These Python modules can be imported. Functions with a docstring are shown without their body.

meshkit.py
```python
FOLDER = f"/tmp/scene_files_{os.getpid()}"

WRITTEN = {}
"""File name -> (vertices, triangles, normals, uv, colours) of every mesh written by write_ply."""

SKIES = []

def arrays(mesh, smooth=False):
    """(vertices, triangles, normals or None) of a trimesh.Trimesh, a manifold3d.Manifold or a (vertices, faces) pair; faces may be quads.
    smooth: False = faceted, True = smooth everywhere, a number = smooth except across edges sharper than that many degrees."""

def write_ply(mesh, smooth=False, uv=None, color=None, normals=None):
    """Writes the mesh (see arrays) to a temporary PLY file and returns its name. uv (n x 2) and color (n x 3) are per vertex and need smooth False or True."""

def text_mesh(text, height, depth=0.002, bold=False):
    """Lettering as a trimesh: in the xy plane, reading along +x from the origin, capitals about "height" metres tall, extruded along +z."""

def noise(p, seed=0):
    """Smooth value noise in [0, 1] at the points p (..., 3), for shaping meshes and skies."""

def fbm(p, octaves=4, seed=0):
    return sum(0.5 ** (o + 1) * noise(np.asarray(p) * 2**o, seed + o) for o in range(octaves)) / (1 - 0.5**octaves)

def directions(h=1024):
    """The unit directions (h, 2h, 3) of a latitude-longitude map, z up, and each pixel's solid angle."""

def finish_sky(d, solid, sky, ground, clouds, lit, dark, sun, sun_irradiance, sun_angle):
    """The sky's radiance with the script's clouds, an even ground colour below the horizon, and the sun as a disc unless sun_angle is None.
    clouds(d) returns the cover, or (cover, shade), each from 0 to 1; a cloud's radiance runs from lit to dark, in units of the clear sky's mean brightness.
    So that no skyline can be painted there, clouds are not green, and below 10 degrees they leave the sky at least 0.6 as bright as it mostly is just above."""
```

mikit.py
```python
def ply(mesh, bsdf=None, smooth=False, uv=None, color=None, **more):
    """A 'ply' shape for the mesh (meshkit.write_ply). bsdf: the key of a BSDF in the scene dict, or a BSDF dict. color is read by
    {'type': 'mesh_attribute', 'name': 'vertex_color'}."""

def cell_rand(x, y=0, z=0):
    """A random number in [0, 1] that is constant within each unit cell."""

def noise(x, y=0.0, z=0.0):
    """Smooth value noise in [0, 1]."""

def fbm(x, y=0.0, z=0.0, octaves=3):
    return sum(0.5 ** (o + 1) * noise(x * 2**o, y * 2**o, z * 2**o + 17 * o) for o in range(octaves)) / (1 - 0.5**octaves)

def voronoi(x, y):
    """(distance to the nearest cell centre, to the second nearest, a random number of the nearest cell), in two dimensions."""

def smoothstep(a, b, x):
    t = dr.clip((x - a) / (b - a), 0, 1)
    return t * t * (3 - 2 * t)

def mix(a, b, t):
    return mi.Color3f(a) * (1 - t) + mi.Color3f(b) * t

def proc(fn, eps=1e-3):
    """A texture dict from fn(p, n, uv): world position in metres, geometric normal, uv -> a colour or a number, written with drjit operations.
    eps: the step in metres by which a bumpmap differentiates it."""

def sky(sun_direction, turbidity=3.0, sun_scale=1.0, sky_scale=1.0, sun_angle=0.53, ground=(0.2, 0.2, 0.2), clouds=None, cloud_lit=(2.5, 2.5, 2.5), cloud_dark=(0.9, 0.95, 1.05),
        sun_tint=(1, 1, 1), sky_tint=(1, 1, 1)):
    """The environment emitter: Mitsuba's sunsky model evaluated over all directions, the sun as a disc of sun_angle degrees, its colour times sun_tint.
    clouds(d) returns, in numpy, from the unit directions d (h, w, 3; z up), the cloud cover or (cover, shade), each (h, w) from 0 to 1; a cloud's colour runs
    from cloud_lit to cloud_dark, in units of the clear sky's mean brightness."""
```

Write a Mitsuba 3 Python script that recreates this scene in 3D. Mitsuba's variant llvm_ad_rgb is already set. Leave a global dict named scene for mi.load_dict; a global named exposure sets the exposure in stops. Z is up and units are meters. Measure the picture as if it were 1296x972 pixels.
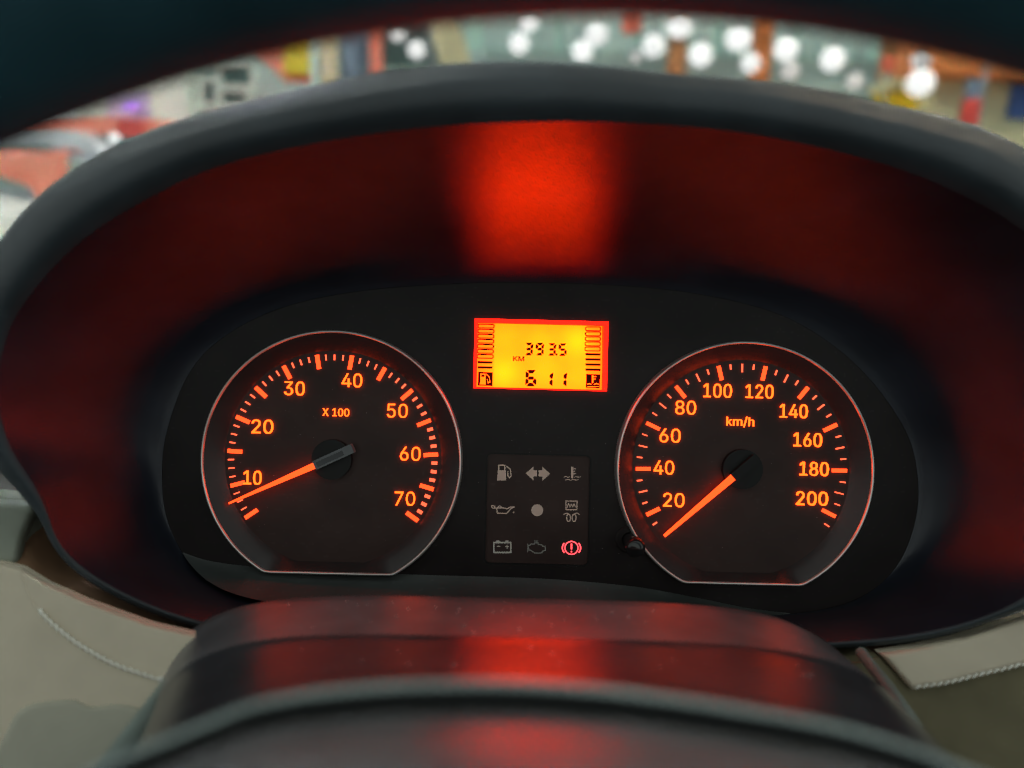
import math, random
import numpy as np, trimesh, shapely, mitsuba as mi, drjit as dr
import mikit, meshkit
from shapely import affinity
from shapely.geometry import Polygon, LineString, Point, box as sbox
from shapely.ops import unary_union
from scipy.spatial import Delaunay
from scipy.interpolate import PchipInterpolator
from mikit import noise, fbm, smoothstep, mix, voronoi

rng = np.random.default_rng(7)
random.seed(7)
T = mi.ScalarTransform4f
scene, labels = {}, {}

# ------------------------------------------------------------------ camera, sky, exposure
PITCH = math.radians(15.0)
ROLL = math.radians(1.38)
EYE = np.array([0.0, 0.0, 1.15])
FPX = 943.0
RIGHT = np.array([1.0, 0, 0])
UP = np.array([0, math.sin(PITCH), math.cos(PITCH)])
FWD = np.array([0, math.cos(PITCH), -math.sin(PITCH)])
exposure = 1.3


def W(p):
    """millimetres right, up, ahead of the eye (dash frame) -> world metres"""
    p = np.asarray(p, float)
    return EYE + (p[..., 0:1] * RIGHT + p[..., 1:2] * UP + p[..., 2:3] * FWD) / 1000.0


cam_up = -math.sin(ROLL) * RIGHT + math.cos(ROLL) * UP
scene['camera'] = {
    'type': 'thinlens', 'fov': 2 * math.degrees(math.atan(648 / FPX)), 'fov_axis': 'x',
    'aperture_radius': 0.0024, 'focus_distance': 0.279, 'near_clip': 0.004, 'far_clip': 400.0,
    'to_world': T().look_at(origin=EYE.tolist(), target=(EYE + FWD).tolist(), up=cam_up.tolist())}

scene['sky'] = mikit.sky([0.3, 0.7, 0.25], turbidity=3, sun_scale=0.0, sky_scale=1.0, clouds=lambda d: 1.0,
                         cloud_lit=(3.2, 3.55, 3.4), cloud_dark=(3.2, 3.55, 3.4), ground=(0.25, 0.25, 0.25))


# ------------------------------------------------------------------ helpers
def px(X, Y, d):
    """point of the dash frame (mm) at depth d from a reading on the photograph"""
    x, y = (np.asarray(X, float) - 648) / FPX, (486 - np.asarray(Y, float)) / FPX
    c, s = math.cos(ROLL), math.sin(ROLL)
    d = np.broadcast_to(np.asarray(d, float), np.broadcast(x, d).shape)
    return np.stack([(x * c - y * s) * d, (x * s + y * c) * d, d], -1)


def far(X, Y, dist):
    """world point dist metres ahead along the street"""
    r = W(px(X, Y, 1000.0)) - EYE
    return EYE + r * dist / r[1]


def tag(key, label=None, cat=None, group=None, kind=None):
    labels[key] = {k: v for k, v in (('label', label), ('category', cat), ('group', group), ('kind', kind)) if v}


def free(key):
    if key not in scene:
        return key
    n = 1
    while f'{key}_{n:03d}' in scene:
        n += 1
    return f'{key}_{n:03d}'


def put(key, mesh, bsdf, smooth=False, local=True, label=None, emit=None, weight=1.0, **more):
    """adds a mesh given in dash millimetres (or, local=False, in world metres)"""
    key = free(key)
    if isinstance(mesh, (list, tuple)) and isinstance(mesh[0], trimesh.Trimesh):
        mesh = trimesh.util.concatenate(mesh)
    if isinstance(mesh, tuple):
        f = np.asarray(mesh[1])
        if f.shape[1] == 4:
            f = np.vstack([f[:, [0, 1, 2]], f[:, [0, 2, 3]]])
        mesh = trimesh.Trimesh(mesh[0], f, process=False)
    m = mesh.copy()
    if local:
        m.vertices = W(m.vertices)
        m.faces = m.faces[:, ::-1]      # the dash frame is left-handed
    if isinstance(emit, dict):
        more['uv'] = np.array(mesh.vertices)[:, :2] / 100.0      # a textured emitter needs a parameterisation
    if emit is not None:
        rad = emit if isinstance(emit, dict) else {'type': 'rgb', 'value': [e / 2 ** exposure for e in emit]}
        more['emitter'] = {'type': 'area', 'radiance': rad, 'sampling_weight': float(weight)}
    scene[key] = mikit.ply(m, bsdf, smooth=smooth, **more)
    if label:
        labels[key] = {'label': label}
    return key


def bsdf(name, color, rough=0.5, spec=0.5, metallic=0.0, bump=None, sheen=0.0, clearcoat=0.0):
    col = {'type': 'rgb', 'value': list(color)} if isinstance(color, (tuple, list)) else color
    b = {'type': 'principled', 'base_color': col, 'roughness': rough, 'specular': spec, 'metallic': metallic}
    if sheen:
        b['sheen'] = sheen
    if clearcoat:
        b['clearcoat'] = clearcoat
        b['clearcoat_gloss'] = 0.9
    if bump:
        b = {'type': 'bumpmap', 'tex': mikit.proc(bump[0], eps=bump[2]), 'scale': bump[1], 'bsdf': b}
    scene[name] = {'type': 'twosided', 'bsdf': b}


def extr(poly, d_back, d_front, simplify=None):
    """flat outline (u, v in mm) extruded between two depths of the dash frame"""
    out = []
    for g in getattr(poly, 'geoms', [poly]):
        if g.area < 1e-4:
            continue
        m = trimesh.creation.extrude_polygon(g, abs(d_back - d_front), engine='earcut')
        v = np.array(m.vertices)
        v[:, 2] = d_back - v[:, 2]
        out.append(trimesh.Trimesh(v, m.faces, process=False))
        out[-1].faces = out[-1].faces[:, ::-1]
    m = trimesh.util.concatenate(out)
    return fixw(m)


def fixw(m):
    """outward winding in the (left-handed) dash frame is made by put(); here ordinary outward in u, v, d"""
    if m.is_watertight and m.volume < 0:
        m.invert()
    return m


def loft(rings, closed=True, cap=False):
    """rings: (k, n, 3)"""
    r = np.asarray(rings, float)
    k, n = r.shape[:2]
    f = []
    cols = n if closed else n - 1
    for i in range(k - 1):
        for j in range(cols):
            a, b = i * n + j, i * n + (j + 1) % n
            f.append((a, b, b + n, a + n))
    v = r.reshape(-1, 3)
    f = np.array(f)
    f = np.vstack([f[:, [0, 1, 2]], f[:, [0, 2, 3]]])
    if cap:
        for base in (0, (k - 1) * n):
            c = len(v)
            v = np.vstack([v, r.reshape(-1, 3)[base:base + n].mean(0)])
            f = np.vstack([f, [[base + j, base + (j + 1) % n, c] for j in range(n)]])
    return trimesh.Trimesh(v, f, process=False)


def tube(path, rad, sides=12, closed=False):
    p = np.asarray(path, float)
    n = len(p)
    t = (np.roll(p, -1, 0) - np.roll(p, 1, 0)) if closed else np.gradient(p, axis=0)
    t /= np.linalg.norm(t, axis=1, keepdims=True) + 1e-12
    ref = np.array([0.0, 0.1, 1.0]) if abs(t[:, 2]).max() < 0.8 else np.array([1.0, 0.13, 0.07])
    a = np.cross(t, ref)
    a /= np.linalg.norm(a, axis=1, keepdims=True) + 1e-12
    b = np.cross(t, a)
    ang = np.arange(sides) * 2 * math.pi / sides
    rad = np.broadcast_to(rad, (n,))
    rings = p[:, None] + rad[:, None, None] * (np.cos(ang)[None, :, None] * a[:, None] + np.sin(ang)[None, :, None] * b[:, None])
    if closed:
        rings = np.concatenate([rings, rings[:1]])
    m = loft(rings, True, not closed)
    return m


def resample(pts, n, closed=False):
    p = np.asarray(pts, float)
    if closed:
        p = np.vstack([p, p[:1]])
    s = np.r_[0, np.cumsum(np.linalg.norm(np.diff(p, axis=0), axis=1))]
    t = np.linspace(0, s[-1], n + 1)[:-1] if closed else np.linspace(0, s[-1], n)
    return np.stack([np.interp(t, s, p[:, k]) for k in range(p.shape[1])], 1)


def smooth_curve(pts, n, closed=False):
    """monotone-parameter smooth curve through the points"""
    p = np.asarray(pts, float)
    if closed:
        p = np.vstack([p[-3:], p, p[:3]])
    s = np.r_[0, np.cumsum(np.linalg.norm(np.diff(p, axis=0), axis=1))]
    f = PchipInterpolator(s, p)
    if closed:
        return f(np.linspace(s[3], s[-3], n + 1)[:-1])
    return f(np.linspace(s[0], s[-1], n))


def sheet(poly, depth, edge=2.0, drop=2.0, step=4.0, back=14.0):
    """a padded panel: outline read in photo pixels, depth(X, Y) in mm, its rim rounded off over `edge` pixels, sides going back"""
    ring = resample(np.array(poly.exterior.coords)[:-1], max(24, int(poly.length / step)), True)
    pts = [ring]
    for k in (0.15, 0.4, 0.7, 1.0):
        g = poly.buffer(-edge * k)
        for q in getattr(g, 'geoms', [g]):
            if q.area > 1:
                pts.append(resample(np.array(q.exterior.coords)[:-1], max(12, int(q.length / step)), True))
    x0, y0, x1, y1 = poly.bounds
    gx, gy = np.meshgrid(np.arange(x0, x1, step * 2), np.arange(y0, y1, step * 2))
    g = np.stack([gx.ravel(), gy.ravel()], 1)
    inner = poly.buffer(-edge * 1.3)
    if inner.area > 1:
        pts.append(g[shapely.contains_xy(inner, g[:, 0], g[:, 1])])
    p = np.vstack(pts)
    tri = Delaunay(p).simplices
    c = p[tri].mean(1)
    tri = tri[shapely.contains_xy(poly.buffer(0.05), c[:, 0], c[:, 1])]
    dist = shapely.distance(poly.exterior, shapely.points(p))
    t = np.clip(1 - dist / edge, 0, 1)
    z = depth(p[:, 0], p[:, 1]) + drop * (1 - np.sqrt(np.maximum(0, 1 - t * t)))
    v = px(p[:, 0], p[:, 1], z)
    n = len(ring)
    side = v[:n] + [0, 0, back]
    f = np.vstack([tri, [[j, (j + 1) % n, len(v) + (j + 1) % n] for j in range(n)], [[j, len(v) + (j + 1) % n, len(v) + j] for j in range(n)]])
    return trimesh.Trimesh(np.vstack([v, side]), f, process=False)


def grid_px(poly, depth, step):
    return sheet(poly, depth, step=step)


# ------------------------------------------------------------------ materials
def grain(p, n, uv):
    return 0.6 * noise(p[0] * 1400, p[1] * 1400, p[2] * 1400) + 0.4 * noise(p[0] * 600, p[1] * 600, p[2] * 600)


def coarse(p, n, uv):
    return 0.7 * noise(p[0] * 700, p[1] * 700, p[2] * 700) + 0.3 * noise(p[0] * 1900, p[1] * 1900, p[2] * 1900)


def dusty(base, amp, var=0.76):
    def fn(p, n, uv):
        k = fbm(p[0] * 60, p[1] * 60, p[2] * 60, 3)
        s = smoothstep(0.78, 0.9, noise(p[0] * 900 + 3, p[1] * 900, p[2] * 900))
        return mi.Color3f(*base) * (1 - var / 2 + var * k) + mi.Color3f(amp, amp, amp) * s * k
    return mikit.proc(fn)


def rplastic(name, color, alpha, ior=1.49):
    col = {'type': 'rgb', 'value': list(color)} if isinstance(color, (tuple, list)) else color
    scene[name] = {'type': 'twosided', 'bsdf': {'type': 'roughplastic', 'distribution': 'beckmann', 'alpha': alpha, 'int_ior': ior, 'diffuse_reflectance': col}}


rplastic('black_moulding', dusty((0.018, 0.021, 0.032), 0.005), 0.16, 1.52)
bsdf('lip_vinyl', dusty((0.025, 0.034, 0.041), 0.006), rough=0.5, spec=0.45, bump=(coarse, 0.00010, 2e-4))
bsdf('face_black', dusty((0.018, 0.014, 0.014), 0.012), rough=0.42, spec=0.22)
bsdf('dial_bleed_black', dusty((0.046, 0.026, 0.023), 0.014), rough=0.5, spec=0.25)  # black plastic reddened to stand in for light bleeding from the numerals
bsdf('cone_satin', dusty((0.026, 0.024, 0.024), 0.008), rough=0.33, spec=0.5)
rplastic('reflection_satin', dusty((0.055, 0.062, 0.06), 0.02), 0.3, 1.45)  # paler grey imitates a reflection in the clear cover
bsdf('hub_black', (0.008, 0.008, 0.008), rough=0.5, spec=0.3)
bsdf('chrome', (0.88, 0.86, 0.82), rough=0.34, metallic=0.85)
bsdf('gloss_black', (0.012, 0.012, 0.013), rough=0.08, spec=0.6)
bsdf('cap_grey', dusty((0.12, 0.125, 0.13), 0.02), rough=0.5)
bsdf('cap_grey_dark', (0.06, 0.062, 0.066), rough=0.5)
rplastic('cover_plastic', dusty((0.034, 0.037, 0.041), 0.02), 0.11, 1.52)
rplastic('ledge_plastic', dusty((0.11, 0.112, 0.118), 0.04), 0.16, 1.55)
bsdf('lit_flange_plastic', dusty((0.15, 0.19, 0.17), 0.02), rough=0.45, spec=0.4)  # lighter teal stands in for light falling on the column flank
rplastic('wheel_leather', dusty((0.035, 0.105, 0.135), 0.006), 0.5, 1.22)
rplastic('pad_vinyl', dusty((0.05, 0.05, 0.052), 0.01), 0.19, 1.47)
rplastic('ridge_highlight', dusty((0.27, 0.33, 0.32), 0.01), 0.18, 1.5)  # pale colour stands in for the highlight along the hub edge
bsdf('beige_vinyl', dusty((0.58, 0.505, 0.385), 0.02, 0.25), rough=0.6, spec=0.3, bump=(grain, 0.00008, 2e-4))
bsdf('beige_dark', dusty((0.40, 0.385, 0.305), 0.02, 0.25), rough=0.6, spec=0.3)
bsdf('shaded_beige_plastic', dusty((0.27, 0.15, 0.085), 0.02), rough=0.6, spec=0.3)  # shadow on the beige below the hood, put into the colour as brown
bsdf('olive_vinyl', dusty((0.15, 0.13, 0.075), 0.02), rough=0.7, spec=0.2, bump=(coarse, 0.00016, 2e-4))
bsdf('grey_vinyl', dusty((0.25, 0.27, 0.22), 0.02), rough=0.6, spec=0.3)
bsdf('dark_gap', (0.008, 0.009, 0.009), rough=0.7, spec=0.2)
bsdf('thread', (0.88, 0.86, 0.78), rough=0.8, spec=0.2)
bsdf('lamp_off', (0.05, 0.02, 0.01), rough=0.5, spec=0.3)
bsdf('print_pink', (0.78, 0.56, 0.47), rough=0.6, spec=0.2)
bsdf('print_grey', (0.62, 0.57, 0.52), rough=0.6, spec=0.2)
bsdf('print_dim', (0.28, 0.27, 0.25), rough=0.6, spec=0.2)
bsdf('segment_dark', (0.03, 0.004, 0.002), rough=0.6, spec=0.1)
bsdf('segment_brown', (0.10, 0.015, 0.004), rough=0.6, spec=0.1)
bsdf('dust_grey', (0.28, 0.26, 0.25), rough=0.8, spec=0.2)
bsdf('dust', (0.6, 0.58, 0.55), rough=0.8, spec=0.2)

NUM = (7.5, 0.39, 0.025)
TICK = (4.4, 0.165, 0.028)
MINOR = (2.4, 0.22, 0.09)
NEEDLE = (4.8, 0.17, 0.022)

# ------------------------------------------------------------------ street (setting)
bsdf('asphalt', mikit.proc(lambda p, n, uv: mi.Color3f(0.05, 0.05, 0.052) * (0.7 + 0.6 * fbm(p[0] * 3, p[1] * 3, p[2] * 3))), rough=0.85, spec=0.3)
bsdf('paving', mikit.proc(lambda p, n, uv: mi.Color3f(0.30, 0.30, 0.29) * (0.75 + 0.5 * fbm(p[0] * 2, p[1] * 2, p[2] * 2))), rough=0.85, spec=0.3)


def wall_paint(c):
    return mikit.proc(lambda p, n, uv: mi.Color3f(*c) * (0.85 + 0.3 * fbm(p[0] * 0.9, p[1] * 0.9, p[2] * 0.9)))


for nm, c in dict(white=(0.74, 0.92, 0.84), greywall=(0.42, 0.55, 0.53), green=(0.46, 0.68, 0.60), cream=(0.72, 0.70, 0.44), orange=(0.75, 0.22, 0.06), red=(0.62, 0.06, 0.05),
                  coral=(0.85, 0.20, 0.13), yellow=(0.85, 0.60, 0.03), brown=(0.38, 0.16, 0.06), blue=(0.06, 0.14, 0.42), slate=(0.14, 0.22, 0.30), lavender=(0.55, 0.52, 0.72), silver=(0.42, 0.46, 0.5)).items():
    bsdf('paint_' + nm, wall_paint(c), rough=0.55, spec=0.4)
bsdf('car_white', (0.78, 0.84, 0.80), rough=0.3, spec=0.5, clearcoat=0.6)
bsdf('car_red', (0.55, 0.05, 0.05), rough=0.35, spec=0.5, clearcoat=0.6)
bsdf('rubber', (0.02, 0.02, 0.022), rough=0.8)
bsdf('dark_glass', (0.02, 0.045, 0.04), rough=0.1, spec=0.6)
bsdf('skin', (0.40, 0.24, 0.16), rough=0.6)
bsdf('hair', (0.02, 0.016, 0.014), rough=0.7)
bsdf('globe_glass', (0.22, 0.22, 0.22), rough=0.4)


def wbox(x0, x1, y0, y1, z0, z1):
    m = trimesh.creation.box((x1 - x0, y1 - y0, z1 - z0))
    m.apply_translation(((x0 + x1) / 2, (y0 + y1) / 2, (z0 + z1) / 2))
    return m


g = trimesh.creation.box((300, 300, 0.2))
g.apply_translation((0, 100, -0.1))
put('road', g, 'asphalt', local=False)
tag('road', kind='structure')
put('pavement', wbox(-30, 30, 7.6, 22, 0.0, 0.13), 'paving', local=False)
tag('pavement', kind='structure')


def span(X0, X1, Y0, Y1, dist):
    """x0, x1, z0, z1 of an upright rectangle dist metres ahead"""
    a, b = far(X0, (Y0 + Y1) / 2, dist), far(X1, (Y0 + Y1) / 2, dist)
    c, d = far((X0 + X1) / 2, Y1, dist), far((X0 + X1) / 2, Y0, dist)
    return a[0], b[0], c[2], d[2]


for k, (x, y) in enumerate(((-3.6, 4.6), (5.4, 5.2))):  # lamps added out of view to brighten the house and the street
    sx = -1 if k == 0 else 1
    key = 'added_street_lamp' if k == 0 else 'added_street_lamp_001'
    put(key + '__pole', tube([[x + sx * 2.4, y - 0.6, 0], [x + sx * 2.4, y - 0.6, 5.4], [x + sx * 2.0, y - 0.5, 5.75], [x + sx * 0.2, y - 0.1, 5.85]], 0.05, 10), 'rubber', local=False)
    put(key + '__head', wbox(x - 0.35, x + 0.25, y - 0.16, y + 0.16, 5.82, 5.90), 'rubber', local=False)
    put(key + '__panel', wbox(x - 0.30, x + 0.20, y - 0.12, y + 0.12, 5.80, 5.817), 'globe_glass', local=False, emit=(1500, 1660, 1600) if k == 0 else (1000, 820, 560), weight=3.0)
    tag(key, f'tall added street lamp above the frame, on the {"left" if k == 0 else "right"} side of the street', 'street lamp', 'added street lamps above the frame')

# long arcade with the hanging globe lamps
AY = 12.0
x0, x1, z0, z1 = span(590, 1420, 20, 120, AY)
put('market_arcade__wall', wbox(x0, x1, AY, AY + 0.3, 0.13, 4.6), 'paint_green', local=False)
zb = far(860, 78, AY)[2]
put('market_arcade__counter', wbox(x0, x1, AY - 0.5, AY - 0.003, zb - 0.5, zb), 'paint_greywall', local=False)
zr = far(860, 6, 9.5)[2]
put('market_arcade__beam', wbox(x0 - 0.3, x1 + 0.3, 8.98, 9.06, zr + 0.22, zr + 0.34), 'paint_slate', local=False)
put('market_arcade__beam', wbox(x0 - 0.3, x1 + 0.3, 10.0, 10.08, zr + 0.22, zr + 0.34), 'paint_slate', local=False)
for X in (964, 857, 1130):
    c = far(X, 60, 11.0)
    put('market_arcade__post', wbox(c[0] - 0.11, c[0] + 0.11, 10.9, 11.12, 0.13, zr + 0.247), 'paint_orange' if X == 964 else 'paint_brown', local=False)
xs = np.linspace(x0 + 0.2, x1 - 0.2, 9)
for a, b in zip(xs[:-1], xs[1:]):
    put('market_arcade__panel', wbox(a + 0.05, b - 0.05, AY - 0.06, AY - 0.003, zb + 0.1, zb + 0.9), 'paint_greywall', local=False)
tag('market_arcade', 'long green grey market arcade with orange and brown posts behind the globe lamps', 'market building')

BULBS = [(503, 42, 8.8, 0.58, 'clear', 9.0), (527, 63, 9.9, 0.76, 'white', 9.0), (669, 27, 10.8, 0.82, 'white', 9.4), (657, 55, 11.8, 0.76, 'white', 9.0), (755, 43, 12.8, 0.71, 'white', 9.3), (737, 65, 11.8, 0.82, 'white', 9.0),
         (860, 32, 13.8, 0.82, 'white', 9.4), (827, 58, 12.8, 0.71, 'white', 9.0), (805, 72, 7.0, 0.32, 'dim', 10.0), (887, 70, 12.8, 0.82, 'white', 9.0), (935, 48, 13.8, 0.82, 'white', 9.3), (950, 80, 10.8, 0.71, 'white', 9.0),
         (995, 62, 12.8, 0.82, 'white', 9.3), (1000, 90, 9.9, 0.44, 'dim', 10.0), (1054, 75, 12.8, 0.82, 'white', 9.2), (1082, 103, 8.8, 0.41, 'dim', 10.0), (1166, 75, 9.9, 0.41, 'dim', 7.9), (1165, 105, 13.8, 0.82, 'white', 7.8)]
ORD = ['first', 'second', 'third', 'fourth', 'fifth', 'sixth', 'seventh', 'eighth', 'ninth', 'tenth', 'eleventh', 'twelfth', 'thirteenth', 'fourteenth', 'fifteenth', 'sixteenth', 'seventeenth', 'eighteenth']
order = sorted(range(len(BULBS)), key=lambda i: BULBS[i][0])
for k, i in enumerate(order):
    X, Y, r, L, look, dist = BULBS[i]
    c = far(X, Y, dist)
    R = r / FPX * np.linalg.norm(c - EYE)
    key = 'globe_lamp' if k == 0 else f'globe_lamp_{k:03d}'
    s = trimesh.creation.icosphere(3, R)
    s.apply_translation(c)
    col = (L, L * 1.03, L * 1.01) if look != 'dim' else (L, L * 0.98, L * 0.94)
    put(key + '__globe', s, 'globe_glass', smooth=True, local=False, emit=col, weight=0.4)
    top = zr + 0.25
    put(key + '__cord', tube([[c[0], c[1], c[2] + R * 1.25], [c[0], c[1], max(top if dist > 8.5 else c[2] + 0.5, c[2] + R * 1.4)]], 0.008, 6), 'rubber', local=False)
    cap = trimesh.creation.cylinder(R * 0.35, R * 0.4)
    cap.apply_translation((c[0], c[1], c[2] + R * 1.1))
    put(key + '__cap', cap, 'paint_silver', local=False)
    tag(key, f'{"faint" if look == "dim" else "bright"} white globe lamp outside, {ORD[k]} from the left in the row', 'lamp', 'globe lamps hanging over the street')

# red signal lamp hanging among the globes
c = far(800, 26, 10.5)
m = trimesh.creation.cylinder(0.13, 0.28)
m.apply_translation(c)
put('red_lantern__shade', m, 'paint_coral', smooth=40, local=False)
put('red_lantern__cord', tube([c + [0, 0, 0.14], [c[0], c[1], zr + 0.25]], 0.008, 6), 'rubber', local=False)
tag('red_lantern', 'small red lantern hanging between the white globe lamps', 'lantern')

# white house left with framed windows
HY = 10.0
x0, x1, z0, z1 = span(150, 392, 40, 150, HY)
xw = far(236, 110, HY)[0]
put('white_house__wall', wbox(x0 - 0.6, xw, HY, HY + 3, 0.13, 3.9), 'paint_white', local=False)
put('white_house__side_wall', wbox(xw + 0.003, x1, HY + 0.25, HY + 3, 0.13, 3.9), 'paint_greywall', local=False)
for X0, X1, Y0, Y1 in ((236, 251, 98, 129), (257, 273, 104, 131), (282, 318, 84, 109), (282, 312, 114, 132)):
    a, b, q, p = span(X0, X1, Y0, Y1, HY + 0.2)
    w = put('white_house__window', wbox(a, b, HY + 0.20, HY + 0.247, q, p), 'dark_glass', local=False)
    fr = [wbox(a - 0.07, a, HY + 0.15, HY + 0.245, q - 0.07, p + 0.07), wbox(b, b + 0.07, HY + 0.15, HY + 0.245, q - 0.07, p + 0.07), wbox(a, b, HY + 0.15, HY + 0.245, p, p + 0.07), wbox(a, b, HY + 0.15, HY + 0.245, q - 0.07, q)]
    put(w + '__frame', fr, 'paint_white', local=False)
m = wbox(x0 - 0.8, x1 + 0.1, HY - 0.25, HY + 3.2, 3.903, 4.1)
put('white_house__roof', m, 'paint_greywall', local=False)
tag('white_house', 'white plastered house with dark framed windows behind the left of the hood', 'house')

# red and yellow shop sign
x0, x1, z0, z1 = span(322, 392, 60, 104, 8.4)
pl = Polygon([(x0, z1 - 0.02), (x0 + 0.1, z1 + 0.35), (x1, z1 + 0.35), (x1, z0), (x1 - 0.28, z0 + 0.02)])
m = trimesh.creation.extrude_polygon(pl, 0.08, engine='earcut')
m.apply_transform(trimesh.transformations.rotation_matrix(math.pi / 2, (1, 0, 0)))
m.apply_translation((0, 8.48, 0))
put('shop_awning__cloth', m, 'paint_coral', local=False)
a, b, q, p = span(360, 391, 64, 94, 8.36)
put('shop_awning__yellow_panel', wbox(a, b, 8.34, 8.397, q, p + 0.3), 'paint_yellow', local=False)
put('shop_awning__strut', tube([[x1, 8.46, z1 + 0.3], [x1, 10.2, z1 + 0.3]], 0.02, 6), 'paint_silver', local=False)
tag('shop_awning', 'red shop awning with a yellow panel beside the white post', 'awning')


def post(key, X, w_px, dist, mat, label, cat='post', top=3.7):
    c, r = far(X, 80, dist), w_px / FPX * dist / 2 * 1.08
    key = free(key)
    put(key, wbox(c[0] - r, c[0] + r, dist, dist + 2 * r, 0.1, top), mat, local=False)
    tag(key, label, cat)


post('white_post', 396, 7, 8.3, 'paint_white', 'slim white post right of the red and yellow awning')
post('orange_post', 475, 13, 8.3, 'paint_coral', 'coral orange post left of the two leftmost globe lamps')
for i, (X, w, mt, lb) in enumerate(((416, 22, 'paint_cream', 'narrow cream signboard right of the white post'), (448, 34, 'paint_slate', 'grey blue shop board between cream signboard and coral post'))):
    a, b, q, p = span(X - w / 2, X + w / 2, 50, 100, 9.2)
    k = 'signboard' if i == 0 else 'signboard_001'
    put(k + '__board', wbox(a, b, 9.2, 9.26, q - 0.3, p + 0.5), mt, local=False)
    put(k + '__leg', wbox(a + 0.03, a + 0.08, 9.262, 9.31, 0.13, p + 0.3), 'paint_silver', local=False)
    put(k + '__leg', wbox(b - 0.08, b - 0.03, 9.262, 9.31, 0.13, p + 0.3), 'paint_silver', local=False)
    tag(k, lb, 'signboard')
# leaning cream panel
pts = [far(X, Y, 9.6) for X, Y in ((540, 15), (576, 15), (600, 92), (560, 92))]
pl = Polygon([(p[0], p[2]) for p in pts])
m = trimesh.creation.extrude_polygon(pl, 0.06, engine='earcut')
m.apply_transform(trimesh.transformations.rotation_matrix(math.pi / 2, (1, 0, 0)))
m.apply_translation((0, 9.66, 0))
put('cream_banner__cloth', m, 'paint_cream', local=False)
put('cream_banner__pole', tube([pts[3] + [0.02, 0.1, -2.6], pts[0] + [0, 0.1, 0.3]], 0.025, 8), 'paint_silver', local=False)
tag('cream_banner', 'slanting cream banner right of the two leftmost globe lamps', 'banner')
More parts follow.
